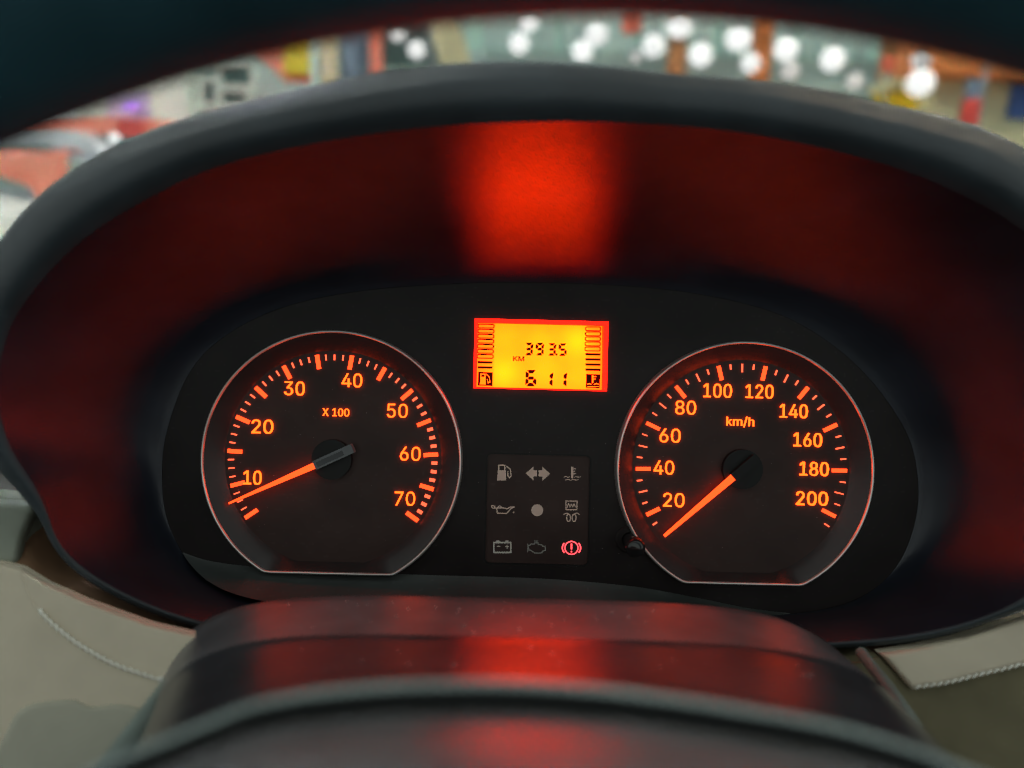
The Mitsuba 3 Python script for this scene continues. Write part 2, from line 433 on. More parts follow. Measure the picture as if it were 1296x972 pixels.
# shop unit behind signs
x0, x1, z0, z1 = span(392, 592, 20, 110, 12.3)
put('grey_shop__wall', wbox(x0 + 0.02, x1 - 0.02, 12.3, 14, 0.13, 4.4), 'paint_greywall', local=False)
a, b, q, p = span(430, 560, 35, 100, 12.25)
put('grey_shop__window', wbox(a, b, 12.24, 12.297, q - 0.5, p + 0.2), 'dark_glass', local=False)
put('grey_shop__shelf', wbox(a, b, 12.0, 12.23, far(500, 88, 12)[2], far(500, 85, 12)[2]), 'paint_white', local=False)
tag('grey_shop', 'grey shop front with dark window behind the leftmost globe lamps', 'shop')

# right: cream kiosk with an orange beam, a blue board, a person
KY = 8.2
x0, x1, z0, z1 = span(1200, 1330, 60, 200, KY)
put('cream_kiosk__wall', wbox(x0, x1 + 1.5, KY + 0.3, KY + 1.6, 0.13, far(1260, 60, KY)[2]), 'paint_cream', local=False)
a, b, q, p = span(1150, 1330, 62, 96, KY)
put('cream_kiosk__beam', wbox(a, b + 1.5, KY - 0.12, KY + 0.297, q, p + 0.25), 'paint_orange', local=False)
a, b, q, p = span(1280, 1320, 105, 150, KY + 0.25)
put('cream_kiosk__blue_board', wbox(a, b, KY + 0.24, KY + 0.297, q, p), 'paint_blue', local=False)
a, b, q, p = span(1118, 1194, 104, 128, 8.9)
put('yellow_counter__top', wbox(a, b, 8.8, 9.3, q + 0.1, p), 'paint_cream', local=False)
put('yellow_counter__front', wbox(a + 0.05, b - 0.05, 8.85, 9.25, 0.132, q + 0.097), 'paint_yellow', local=False)
tag('yellow_counter', 'pale yellow counter below the rightmost globe lamps', 'counter')
a, b, q, p = span(1116, 1140, 70, 92, 8.9)
put('pink_notice__board', wbox(a, b, 8.86, 8.9, q, p), 'paint_coral', local=False)
put('pink_notice__pole', tube([[(a + b) / 2, 8.93, 0.13], [(a + b) / 2, 8.93, p]], 0.025, 8), 'paint_silver', local=False)
tag('pink_notice', 'small coral notice board on a pole left of the rightmost globe lamps', 'notice board')
tag('cream_kiosk', 'cream kiosk with an orange beam at the right edge', 'kiosk')


def ribbon(key, X0, X1, Y0, Y1, dist, mat):
    a, b, q, p = span(X0, X1, Y0, Y1, dist)
    put(key, wbox(a, b, dist, dist + 0.03, q, p), mat, local=False)
    return a, b, q, p


ribbon('street_banner__blue_cloth', 1224, 1242, 100, 124, 7.9, 'paint_slate')
a, b, q, p = ribbon('street_banner__red_cloth', 1217, 1240, 124.3, 160, 7.9, 'paint_red')
put('street_banner__pole', tube([[b + 0.03, 7.96, 0.13], [b + 0.03, 7.96, p + 0.5]], 0.02, 8), 'paint_silver', local=False)
tag('street_banner', 'narrow street banner, blue above and red below, in front of the cream kiosk', 'banner')


# parked cars and scooters at the left
def car(key, pos, yaw, mat, label, s=1.0):
    prof = Polygon([(-2.0, 0.25), (-2.05, 0.62), (-1.95, 0.80), (-1.05, 0.93), (-0.55, 1.36), (0.0, 1.45), (0.9, 1.42), (1.55, 1.0), (1.95, 0.92), (2.05, 0.6), (2.0, 0.25)]).buffer(0.06)
    Mx = trimesh.transformations.translation_matrix(pos) @ trimesh.transformations.rotation_matrix(yaw, (0, 0, 1)) @ trimesh.transformations.scale_matrix(s)

    def add(k, m, mt, sm=40):
        m = m.copy()
        m.apply_transform(Mx)
        return put(key + '__' + k, m, mt, smooth=sm, local=False)
    body = trimesh.creation.extrude_polygon(prof, 1.66, engine='earcut')
    body.apply_transform(trimesh.transformations.rotation_matrix(math.pi / 2, (1, 0, 0)))
    body.apply_translation((0, 0.83, 0))
    body = body.subdivide().subdivide()
    v = np.array(body.vertices)
    up = np.clip((v[:, 2] - 0.85) / 0.6, 0, 1)
    v[:, 1] *= 1 - 0.17 * up
    body.vertices = v
    add('body', body, mat)
    for sx in (-1, 1):
        wd = Polygon([(-0.92, 0.97), (-0.5, 1.32), (0.25, 1.37), (0.25, 0.97)]).buffer(-0.02)
        wd2 = Polygon([(0.33, 0.97), (0.33, 1.37), (0.85, 1.34), (1.3, 0.99)]).buffer(-0.02)
        for q in (wd, wd2):
            w = trimesh.creation.extrude_polygon(q, 0.02, engine='earcut')
            w.apply_transform(trimesh.transformations.rotation_matrix(math.pi / 2, (1, 0, 0)))
            w = w.subdivide().subdivide()
            vv = np.array(w.vertices)
            vv[:, 1] = sx * (0.83 * (1 - 0.17 * np.clip((vv[:, 2] - 0.85) / 0.6, 0, 1)) + 0.006 + 0.01 * (vv[:, 1] > -0.01))
            w.vertices = vv
            add('side_window', w, 'dark_glass')
        for wx in (-1.3, 1.25):
            t = trimesh.creation.torus(0.24, 0.09, 24, 12)
            t.apply_transform(trimesh.transformations.rotation_matrix(math.pi / 2, (1, 0, 0)))
            t.apply_translation((wx, sx * 0.78, 0.33))
            k = add('wheel', t, 'rubber')
            r = trimesh.creation.cylinder(0.19, 0.1)
            r.apply_transform(trimesh.transformations.rotation_matrix(math.pi / 2, (1, 0, 0)))
            r.apply_translation((wx, sx * 0.80, 0.33))
            r.apply_transform(Mx)
            put(k + '__rim', r, 'paint_silver', local=False)
        h = trimesh.creation.icosphere(2, 0.13)
        h.apply_scale((0.6, 1.2, 0.7))
        h.apply_translation((-2.0, sx * 0.6, 0.72))
        add('headlight', h, 'globe_glass')
    ws = trimesh.creation.box((0.02, 1.25, 0.52))
    ws.apply_transform(trimesh.transformations.rotation_matrix(0.86, (0, 1, 0)))
    ws.apply_translation((-0.86, 0, 1.18))
    add('windscreen', ws, 'dark_glass', False)
    tag(key, label, 'car')


car('parked_car', (-5.75, 5.9, 0), math.pi - 0.08, 'car_white', 'white parked car outside, nearest at the left edge')
car('parked_car_001', (-5.55, 8.3, 0), 0.1, 'paint_silver', 'silver grey parked car, only its roof showing above the hood', s=1.07)
car('parked_car_002', (-5.0, 9.3, 0), -0.05, 'paint_coral', 'coral red parked car behind the silver car', s=1.17)
# red cloth over a stall between the white car and the house
u = np.linspace(-5.3, -3.72, 60)
top_, bot_ = [], []
for k, x in enumerate(u):
    zt = 1.345 - 0.10 * max(0, (x + 4.1)) ** 2 - 0.02 * math.sin(9 * x)
    zb_ = 1.08 + 0.05 * math.sin(7 * x + 1) - 0.16 * math.exp(-((x + 3.92) / 0.12) ** 2)
    top_.append((x, zt))
    bot_.append((x, zb_))
rows = [[(x, 6.75, z - 0.02) for x, z in top_], [(x, 6.5, z) for x, z in top_], [(x, 6.44 + 0.02 * math.sin(21 * x), z - 0.04) for x, z in top_]]
for t in (0.3, 0.6, 1.0):
    rows.append([(x, 6.42 + 0.035 * math.sin(21 * x) * t, (z - 0.04) * (1 - t) + zz * t) for (x, z), (_, zz) in zip(top_, bot_)])
put('covered_stall__cloth', loft(rows, False), 'paint_coral', smooth=True, local=False)
put('covered_stall__table', wbox(-5.25, -3.8, 6.52, 6.75, 1.0, 1.26), 'paint_greywall', local=False)
for lx in (-5.2, -3.86):
    put('covered_stall__leg', wbox(lx, lx + 0.05, 6.55, 6.6, 0.0, 0.997), 'paint_silver', local=False)
tag('covered_stall', 'market stall under a coral red cloth above the white car at left', 'stall')
for k, (X, Y, r, dist, lab) in enumerate(((145, 175, 6, 7.6, 'white post lamp right of the coral car, the larger of two'), (127, 187, 4, 7.3, 'white post lamp in front of the coral car, the smaller of two'))):
    c = far(X, Y, dist)
    key = 'post_lamp' if k == 0 else 'post_lamp_001'
    R = r / FPX * np.linalg.norm(c - EYE)
    m = trimesh.creation.icosphere(2, R)
    m.apply_translation(c)
    put(key + '__globe', m, 'globe_glass', smooth=True, local=False, emit=(0.8, 0.85, 0.84), weight=0.1)
    put(key + '__pole', tube([[c[0], c[1], 0], [c[0], c[1], c[2] - R * 0.9]], 0.03, 8), 'paint_silver', local=False)
    tag(key, lab, 'lamp')
c = far(166, 163, 7.9)
m = trimesh.creation.cylinder(0.13, 0.2, sections=32)
m.apply_transform(trimesh.transformations.rotation_matrix(math.pi / 2, (1, 0, 0)))
m.apply_scale((1, 0.3, 0.75))
m.apply_translation(c)
put('red_disc_sign__disc', m, 'paint_red', smooth=40, local=False)
put('red_disc_sign__pole', tube([[c[0], c[1] + 0.06, 0], [c[0], c[1] + 0.06, c[2]]], 0.025, 8), 'paint_silver', local=False)
tag('red_disc_sign', 'red disc sign on a pole below the purple lamp', 'sign')
a, b, q, p = span(135, 188, 134, 150, 8.8)
put('lavender_board__panel', wbox(a, b, 8.8, 8.86, q, p + 0.2), 'paint_lavender', local=False)
a2, b2, q2, p2 = span(128, 186, 150.5, 162, 8.8)
put('lavender_board__dark_panel', wbox(a2, b2, 8.8, 8.86, q2, p2), 'dark_gap', local=False)
put('lavender_board__leg', wbox(a + 0.02, a + 0.06, 8.862, 8.9, 0.13, q + 0.1), 'paint_silver', local=False)
put('lavender_board__leg', wbox(b - 0.06, b - 0.02, 8.862, 8.9, 0.13, q + 0.1), 'paint_silver', local=False)
tag('lavender_board', 'pale lavender board below the purple lamp', 'signboard')
c = far(166, 133, 8.6)
m = trimesh.creation.icosphere(2, 0.085)
m.apply_scale((1.1, 1, 0.7))
m.apply_translation(c)
put('purple_lamp__bulb', m, 'globe_glass', smooth=True, local=False, emit=(0.30, 0.06, 0.75), weight=0.1)
put('purple_lamp__holder', tube([c + [0, 0.05, 0], c + [0, 0.2, -0.05]], 0.02, 8), 'rubber', local=False)
tag('purple_lamp', 'small purple lamp lit above the lavender board', 'lamp')

# ------------------------------------------------------------------ hood, shroud and dash surround
C0 = np.array([679.0, 585.0])


def loop(pts, n=288):
    """radius of a closed outline round C0, sampled by angle; returns pixels (n, 2)"""
    p = smooth_curve(pts, 1200, True)
    a = np.arctan2(-(p[:, 1] - C0[1]), p[:, 0] - C0[0])
    r = np.hypot(p[:, 0] - C0[0], p[:, 1] - C0[1])
    o = np.argsort(a)
    a, r = a[o], r[o]
    th = np.linspace(-math.pi, math.pi, n, endpoint=False)
    rr = np.interp(th, np.r_[a - 2 * math.pi, a, a + 2 * math.pi], np.r_[r, r, r])
    k = np.ones(5) / 5
    rr = np.convolve(np.r_[rr[-4:], rr, rr[:4]], k, 'same')[4:-4]
    return np.stack([C0[0] + rr * np.cos(th), C0[1] - rr * np.sin(th)], 1), th


F_PTS = [(206, 634), (205, 583), (211, 546), (219, 520), (235, 479), (258, 447), (307, 411), (346, 393), (394, 379), (475, 366), (556, 360), (640, 357), (740, 359), (840, 366), (920, 379), (985, 397), (1045, 430), (1092, 470), (1128, 515), (1156, 569),
         (1163, 627), (1155, 674), (1138, 713), (1110, 744), (1060, 768), (960, 780), (800, 782), (600, 778), (470, 772), (390, 765), (330, 759), (290, 749), (262, 735), (242, 716), (220, 680)]
L_PTS = [(57, 632), (34, 600), (12, 565), (0, 532), (-2, 485), (5, 432), (22, 396), (50, 358), (83, 322), (130, 285), (187, 252), (267, 214), (350, 192), (432, 176), (520, 164), (599, 157), (720, 154), (864, 160), (950, 170), (1014, 182), (1147, 217), (1231, 253),
         (1296, 292), (1345, 340), (1375, 420), (1380, 520), (1370, 640), (1340, 715), (1296, 757), (1197, 794), (1131, 805), (1077, 810), (900, 818), (680, 820), (450, 812), (330, 800), (245, 784), (214, 774), (172, 757), (115, 726), (76, 692), (63, 662)]
O_PTS = [(46, 642), (16, 616), (-14, 580), (-34, 535), (-44, 480), (-44, 420), (-30, 355), (0, 305), (33, 262), (93, 214), (140, 187), (200, 161), (287, 134), (367, 115), (432, 100), (499, 88), (582, 80), (645, 78), (765, 84), (864, 95), (964, 102), (1064, 118), (1131, 133),
         (1197, 147), (1250, 164), (1310, 195), (1390, 260), (1440, 350), (1460, 480), (1450, 640), (1400, 730), (1300, 769), (1199, 804), (1131, 815), (1077, 819), (900, 827), (680, 829), (450, 821), (330, 809), (243, 793), (211, 783), (168, 766), (110, 735), (69, 699), (55, 668)]
Fp, th = loop(F_PTS)
Lp, _ = loop(L_PTS)
Op, _ = loop(O_PTS)
up01 = 0.5 + 0.5 * np.sin(th)                       # 1 at the top of the hood
dL = 236 - 46 * up01 ** 2.2                          # the lip leans towards the driver at the top
rings = []
PF, PL = px(Fp[:, 0], Fp[:, 1], 279.0), px(Lp[:, 0], Lp[:, 1], dL)
bell = PchipInterpolator([0, 0.01, 0.05, 0.10, 0.20, 0.40, 0.70, 1.0], np.array([0, 1.4, 4.6, 7.4, 11.5, 17.0, 23.0, 28.7]) / 28.7)
for t in np.r_[0, np.linspace(0.004, 0.06, 8), np.linspace(0.08, 1, 26)]:
    w_ = float(bell(t))             # a fillet where the wall leaves the face, then a shallow bell
    q = np.empty_like(PF)
    q[:, :2] = PF[:, :2] * (1 - w_) + PL[:, :2] * w_
    q[:, 2] = PF[:, 2] * (1 - t) + PL[:, 2] * t
    rings.append(q)
put('dashboard__shroud', loft(rings), 'black_moulding', smooth=True)
labels['dashboard__shroud'] = {'label': 'black inner shroud of the hood with red glow from the display'}
lip = []
for k, t in enumerate(np.linspace(0, 1, 15)):
    P = Lp * (1 - t) + Op * t
    w = np.linalg.norm(Op - Lp, axis=1) / FPX * dL
    bulge = np.sin(math.pi * (0.06 + 0.9 * t)) * w * 0.33
    lip.append(px(P[:, 0], P[:, 1], dL + 0.25 - bulge + w * 0.15 * t))
PO = lip[-1]
for t in (1.5, 5.0, 14.0, 40.0, 80.0):
    q = PO.copy()
    q[:, 2] += np.where(th > 0, t, np.minimum(t, 10.0 + 0.01 * t))
    q[:, 1] += np.where(th > 0, np.sin(np.maximum(th, 0)), 0) * (-0.12 * t) * (1 if t < 6 else 0.9) - 0.02 * t
    o = PO[:, :2] - np.array([9.0, -29.0])
    o /= np.linalg.norm(o, axis=1, keepdims=True)
    q[:, :2] += o * (0.10 * min(t, 14.0) * np.clip(0.25 - np.sin(th), 0, 1))[:, None]
    lip.append(q)
put('dashboard__hood', loft(lip), 'lip_vinyl', smooth=True)
labels['dashboard__hood'] = {'label': 'dark blue grey padded hood lip arching over the cluster'}
# the dash top running on to the windscreen base
B = lip[-1]
sel = np.where((th > 0.12) & (th < math.pi - 0.12))[0]
Bt = B[sel]
deck = [Bt + [0, -0.5, 0]]
Wt = Bt.copy()
for k, fw in enumerate((90.0, 220.0, 380.0)):
    q = Bt.copy()
    q[:, 2] += fw * math.cos(PITCH)
    q[:, 1] = q[:, 1] * (1 - 0.25 * (k + 1)) + (0.25 * (k + 1)) * 60.0 + fw * math.sin(PITCH) * 0.45 - 20
    q[:, 0] *= 1 + 0.5 * (k + 1)
    deck.append(q)
put('dashboard__deck', loft(deck, False), 'lip_vinyl', smooth=True)
labels['dashboard'] = {'label': 'car dashboard with dark instrument hood and beige stitched panels', 'category': 'dashboard'}

# left trim: groove strip, beige pad, seam, lower panel, side block
E1 = [(-80, 700), (-30, 706), (0, 711), (28, 718), (60, 738), (115, 762), (190, 789), (238, 800), (252, 803), (258, 808), (252, 826)]
dleft = lambda X, Y: 226 - 0.085 * (Y - 700) - 0.02 * (X - 130)  # noqa: E731
left = Polygon(E1 + [(222, 862), (170, 915), (135, 960), (100, 1020), (40, 1120), (-100, 1120)])
put('dashboard__left_pad', sheet(left, dleft, 7, 3.0, back=2.0), 'beige_vinyl', smooth=50)
labels['dashboard__left_pad'] = {'label': 'beige vinyl panel left of the steering column'}
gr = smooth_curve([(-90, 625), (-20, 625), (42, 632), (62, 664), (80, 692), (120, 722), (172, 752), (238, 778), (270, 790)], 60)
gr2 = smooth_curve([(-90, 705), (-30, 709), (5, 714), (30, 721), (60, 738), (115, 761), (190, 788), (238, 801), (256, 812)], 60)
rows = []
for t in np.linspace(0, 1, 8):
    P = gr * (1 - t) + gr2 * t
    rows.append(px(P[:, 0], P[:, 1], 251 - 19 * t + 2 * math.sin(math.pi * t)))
put('dashboard__left_groove', loft(rows, False), 'shaded_beige_plastic', smooth=True)
labels['dashboard__left_groove'] = {'label': 'recessed strip between hood and left beige panel, painted brown for beige in shadow'}
blk = Polygon([(-90, 622), (0, 630), (44, 634), (52, 642), (34, 680), (28, 712), (20, 722), (-90, 716)])
put('dashboard__left_block', sheet(blk, lambda X, Y: 236 + 0.03 * (X - 20) - 0.05 * (Y - 640), 14, 7.0), 'grey_vinyl', smooth=50)
labels['dashboard__left_block'] = {'label': 'grey green block at the far left below the hood'}
S = smooth_curve([(27, 722), (34, 745), (48, 770), (75, 797), (110, 822), (150, 843), (180, 853), (206, 862)], 80)
ds = dleft(S[:, 0], S[:, 1])
put('dashboard__left_seam', tube(px(S[:, 0], S[:, 1], ds + 0.25), 0.55, 8), 'beige_vinyl', smooth=True)
st = []
q = smooth_curve(S, 27)
for a, b in zip(q[:-1], q[1:]):
    m0, m1 = a * 0.85 + b * 0.15 + [0.6, -1.4], a * 0.2 + b * 0.8 + [-0.6, 1.4]
    st.append((m0, m1))
for m0, m1 in st[6:]:
    pth = np.array([m0, m0 * 0.5 + m1 * 0.5, m1])
    dd = dleft(pth[:, 0], pth[:, 1]) - np.array([0.4, 1.3, 0.4])
    put('dashboard__left_seam__stitch', tube(px(pth[:, 0], pth[:, 1], dd), 0.52, 6), 'thread', smooth=True)
e = m1
knot = trimesh.creation.icosphere(2, 0.9)
knot.apply_translation(px(204, 860, dleft(204, 860) - 0.5))
put('dashboard__left_seam__knot', knot, 'thread', smooth=True)
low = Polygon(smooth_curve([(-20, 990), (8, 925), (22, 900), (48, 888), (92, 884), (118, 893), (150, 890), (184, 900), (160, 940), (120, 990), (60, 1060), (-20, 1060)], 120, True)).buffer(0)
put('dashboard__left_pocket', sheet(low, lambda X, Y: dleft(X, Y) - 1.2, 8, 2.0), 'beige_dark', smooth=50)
labels['dashboard__left_pocket'] = {'label': 'darker rounded lower panel at the bottom left corner'}
# right trim
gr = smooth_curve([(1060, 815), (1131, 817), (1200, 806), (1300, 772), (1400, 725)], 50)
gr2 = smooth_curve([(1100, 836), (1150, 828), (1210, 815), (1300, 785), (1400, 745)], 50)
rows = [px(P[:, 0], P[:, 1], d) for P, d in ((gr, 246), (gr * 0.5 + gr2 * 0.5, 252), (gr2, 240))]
put('dashboard__right_groove', loft(rows, False), 'shaded_beige_plastic', smooth=True)
band_top = [(1112, 826), (1160, 818), (1215, 806), (1300, 778), (1420, 730)]
band_bot = [(1420, 790), (1300, 842), (1240, 857), (1190, 869), (1152, 874)]
dright = lambda X, Y: 232 - 0.09 * (Y - 800) + 0.02 * (X - 1200)  # noqa: E731
put('dashboard__right_pad', sheet(Polygon(band_top + band_bot), dright, 9, 4.0, back=3.0), 'beige_vinyl', smooth=50)
labels['dashboard__right_pad'] = {'label': 'light beige stitched band right of the steering column'}
wr = smooth_curve([(1060, 820), (1085, 845), (1118, 880), (1150, 905), (1168, 925), (1120, 900)], 40)
lowr = Polygon([(1040, 850), (1112, 830), (1150, 868), (1190, 864), (1240, 852), (1300, 838), (1420, 785), (1420, 1100), (1200, 1100), (1130, 990)])
put('dashboard__right_lower', sheet(lowr, lambda X, Y: dright(X, Y) + 3.0, 3, 1.0), 'olive_vinyl', smooth=50)
labels['dashboard__right_lower'] = {'label': 'dark olive textured lower panel at the bottom right'}
q = smooth_curve([(1158, 869), (1190, 865), (1240, 853), (1300, 838), (1360, 812)], 24)
for a, b in zip(q[:-1], q[1:]):
    m0, m1 = a * 0.85 + b * 0.15 + [0, 2], a * 0.15 + b * 0.85 + [0, -2]
    pth = np.array([m0, m0 * 0.5 + m1 * 0.5, m1])
    put('dashboard__right_pad__stitch', tube(px(pth[:, 0], pth[:, 1], dright(pth[:, 0], pth[:, 1]) - np.array([0.0, 1.0, 0.0]) + 1.2), 0.4, 6), 'thread', smooth=True)
# backing below the trims so that no gap opens
back = [px(x, y, d) for x, y, d in ((-140, 600, 262), (1480, 600, 262), (1480, 1250, 262), (-140, 1250, 262))]
hole = 790
vv = [px(-260, 790, 268.0), px(1560, 790, 268.0), px(1560, 1300, 268.0), px(-260, 1300, 268.0)]
bk = trimesh.creation.box((520, 170, 4))
bk.apply_translation((8, -185, 268))
put('dashboard__knee_panel', bk, 'dark_gap')

# ------------------------------------------------------------------ instrument cluster
CT, CS = (421.4, 580.9), (937.8, 593.2)
DD = 280.0                      # dial plates
MM = DD / FPX                   # mm per photo pixel there
ct = px(*CT, DD)[:2]
cs = px(*CS, DD)[:2]
rt = px(419.5, 583.0, 275.0)[:2]
rs = px(943.0, 595.0, 275.0)[:2]


def flat_circle(c, r, flat, rnd=5.0, n=220):
    p = Point(*c).buffer(r, 128).intersection(sbox(c[0] - 2 * r, c[1] - flat, c[0] + 2 * r, c[1] + 2 * r))
    p = p.buffer(-rnd, 32).buffer(rnd, 32)
    x = resample(np.array(p.exterior.coords)[:-1], 4000, True)
    th = np.linspace(-math.pi, math.pi, n, endpoint=False)
    a = np.arctan2(x[:, 1] - c[1], x[:, 0] - c[0])
    r = np.hypot(x[:, 0] - c[0], x[:, 1] - c[1])
    o = np.argsort(a)
    rr = np.interp(th, np.r_[a[o] - 2 * math.pi, a[o], a[o] + 2 * math.pi], np.r_[r[o], r[o], r[o]])
    return np.stack([c[0] + rr * np.cos(th), c[1] + rr * np.sin(th)], 1)


def lift(xy, d):
    return np.c_[xy, np.full(len(xy), d)]


def textmesh(s, cx, cy, w, h, d_back, d_front, slant=0.0):
    m = meshkit.text_mesh(s, 70.0, 1.0, bold=len(s) < 3 and not s.isdigit())
    v = np.array(m.vertices)
    lo, hi = v.min(0), v.max(0)
    v[:, 0] = (v[:, 0] - (lo[0] + hi[0]) / 2) / (hi[0] - lo[0]) * w
    v[:, 1] = (v[:, 1] - (lo[1] + hi[1]) / 2) / (hi[1] - lo[1]) * h
    z = (v[:, 2] - lo[2]) / (hi[2] - lo[2])
    v = np.c_[v[:, 0] + cx, v[:, 1] + cy, d_back + (d_front - d_back) * z]
    f = m.faces[:, ::-1] if d_front < d_back else m.faces
    return trimesh.Trimesh(v, f, process=False)


Fo = px(Fp[:, 0], Fp[:, 1], 279.0)[:, :2]
face = Polygon(Fo).buffer(-0.15)
rot = lambda g: g  # noqa: E731
lcd_a, lcd_b = px(600.5, 403.5, 279.0)[:2], px(768.5, 494.5, 279.0)[:2]
lcd_c = px(684.3, 449.3, 279.0)[:2]
LW, LH = 169 * 279 / FPX, 88.5 * 279 / FPX
lcd_win = sbox(lcd_c[0] - LW / 2, lcd_c[1] - LH / 2, lcd_c[0] + LW / 2, lcd_c[1] + LH / 2)
wp_c = px(680.5, 645.0, 279.0)[:2]
WPW, WPH = 134 * 279 / FPX, 142 * 279 / FPX
wp_win = sbox(wp_c[0] - WPW / 2 + 2.4, wp_c[1] - WPH / 2 + 2.4, wp_c[0] + WPW / 2 - 2.4, wp_c[1] + WPH / 2 - 2.4).buffer(2.4)
ring_t, ring_s = flat_circle(rt, 162 * 275 / FPX, 141 * 275 / FPX), flat_circle(rs, 160 * 275 / FPX, 142 * 275 / FPX)
base_t, base_s = flat_circle(ct, 137.0 * MM, 130.0 * MM), flat_circle(cs, 137.5 * MM, 131.0 * MM)
plate = face.difference(Polygon(ring_t).buffer(-1.2)).difference(Polygon(ring_s).buffer(-1.2)).difference(lcd_win).difference(wp_win)
put('instrument_cluster__faceplate', extr(plate, 283.0, 279.0), 'face_black')
bp = trimesh.creation.box((330, 150, 3))
bp.apply_translation((8, -25, 285.2))
put('instrument_cluster__back_plate', bp, 'dark_gap')
# sill along the lower edge of the face, added for a reflection in the clear cover
sel = [(232, 699), (262, 709), (300, 715), (400, 722), (520, 727), (680, 732), (800, 742), (880, 756), (950, 770), (1000, 776)]
sil0 = smooth_curve(sel, 120)
sil1 = smooth_curve([(231, 700), (244, 718), (264, 736), (292, 750), (330, 760), (392, 768), (560, 776), (800, 784), (920, 784), (1000, 778)], 120)
rows = []
for t in np.linspace(0, 1, 9):
    P = sil0 * (1 - t) + sil1 * t
    rows.append(px(P[:, 0], P[:, 1], 278.7 - 15 * t ** 1.2 * np.clip(np.minimum(np.arange(120), np.arange(120)[::-1]) / 14.0, 0, 1)))
put('instrument_cluster__reflection_sill', loft(rows, False), 'reflection_satin', smooth=True)
labels['instrument_cluster'] = {'label': 'black instrument cluster with two round orange lit gauges and a yellow display', 'category': 'instrument cluster'}


def gauge(name, c, ringc, ring, base, label):
    key = 'instrument_cluster__' + name
    put(key, extr(Polygon(base).buffer(0.3), 282.0, DD), 'dial_bleed_black', label=label)
    rows = []
    for t in np.linspace(0, 1, 7):
        rows.append(lift(base * (1 - t) + ring * t, DD + 0.05 - (DD - 274.9) * t ** 0.9))
    put(key + '__cone', loft(rows), 'cone_satin', smooth=True)
    out = []
    for rr, d in ((-0.1, 274.95), (-0.05, 274.35), (0.2, 274.0), (0.5, 273.95), (0.85, 274.25), (1.0, 275.0), (1.05, 279.2)):
        p = np.array(ring)
        v = p - ringc
        out.append(lift(p + v / np.linalg.norm(v, axis=1, keepdims=True) * rr, d))
    put(key + '__bezel', loft(out), 'chrome', smooth=True, label=None)
    return key


TA = gauge('tachometer', ct, rt, ring_t, base_t, 'left round gauge with numerals 10 to 70')
SP = gauge('speedometer', cs, rs, ring_s, base_s, 'right round gauge with numerals 20 to 200')


def tick(key, c, ang, r0, r1, w, emit, h=0.8):
    a = math.radians(ang)
    p = affinity.translate(affinity.rotate(sbox(r0, -w / 2, r1, w / 2), ang, origin=(0, 0)), c[0], c[1])
    put(key + '__tick', extr(p, DD + 0.3, DD - h), 'lamp_off', emit=emit, weight=0.25)


for i in range(14):
    A = 215.3 - 19.22 * i
    tick(TA, ct, A, 115 * MM, 133.2 * MM, 1.5, TICK)
    if i < 13:
        for k in (1, 2, 3):
            thick = 0.5 if i < 8 else (0.5 + (1.2 - 0.5) * min(1, ((i - 8) * 4 + k) / 9.0))
            tick(TA, ct, A - 19.22 * k / 4, 125 * MM, 132.2 * MM, thick, MINOR)
for i in range(10):
    A = 207.3 - 25.87 * i
    tick(SP, cs, A, 114.7 * MM, 133.2 * MM, 1.4, TICK)
    if i == 0:
        tick(SP, cs, A + 25.87 / 4, 126 * MM, 132.5 * MM, 0.5, MINOR)
    for k in ((1, 2, 3) if i < 9 else (1,)):
        tick(SP, cs, A - 25.87 * k / 4, (122 if k == 2 else 126) * MM, 132.7 * MM, 0.5, MINOR)


def numeral(key, s, zx, zy, w, h, x0, y0, part='numeral'):
    c = px(x0 + zx / 2.944, y0 + zy / 2.944, DD)
    k = put(key + '__' + part, textmesh(s, c[0], c[1], w, h, DD + 0.3, DD - 0.9), 'lamp_off', emit=NUM, weight=0.8)
    labels[k] = {'label': f'orange lit lettering {s}'}


for s, zx, zy, w in (('10', 236, 572, 6.7), ('20', 273, 382, 8.0), ('30', 392, 240, 7.6), ('40', 606, 210, 7.6), ('50', 775, 323, 7.7), ('60', 823, 483, 7.7), ('70', 803, 650, 7.6)):
    numeral(TA, s, zx, zy, w, 5.3, 240, 410)
numeral(TA, 'X 100', 546, 329, 10.0, 3.0, 240, 410, 'unit_lettering')
for s, zx, zy, w in (('20', 243, 626, 7.9), ('40', 206, 505, 7.6), ('60', 229, 386, 7.8), ('80', 287, 282, 7.7), ('100', 406, 219, 10.6), ('120', 562, 222, 10.4), ('140', 689, 295, 10.4), ('160', 741, 402, 10.6), ('180', 765, 510, 10.8), ('200', 757, 620, 11.8)):
    numeral(SP, s, zx, zy, w, 5.3, 770, 420)
numeral(SP, 'km/h', 490, 335, 10.3, 4.0, 770, 420, 'unit_lettering')


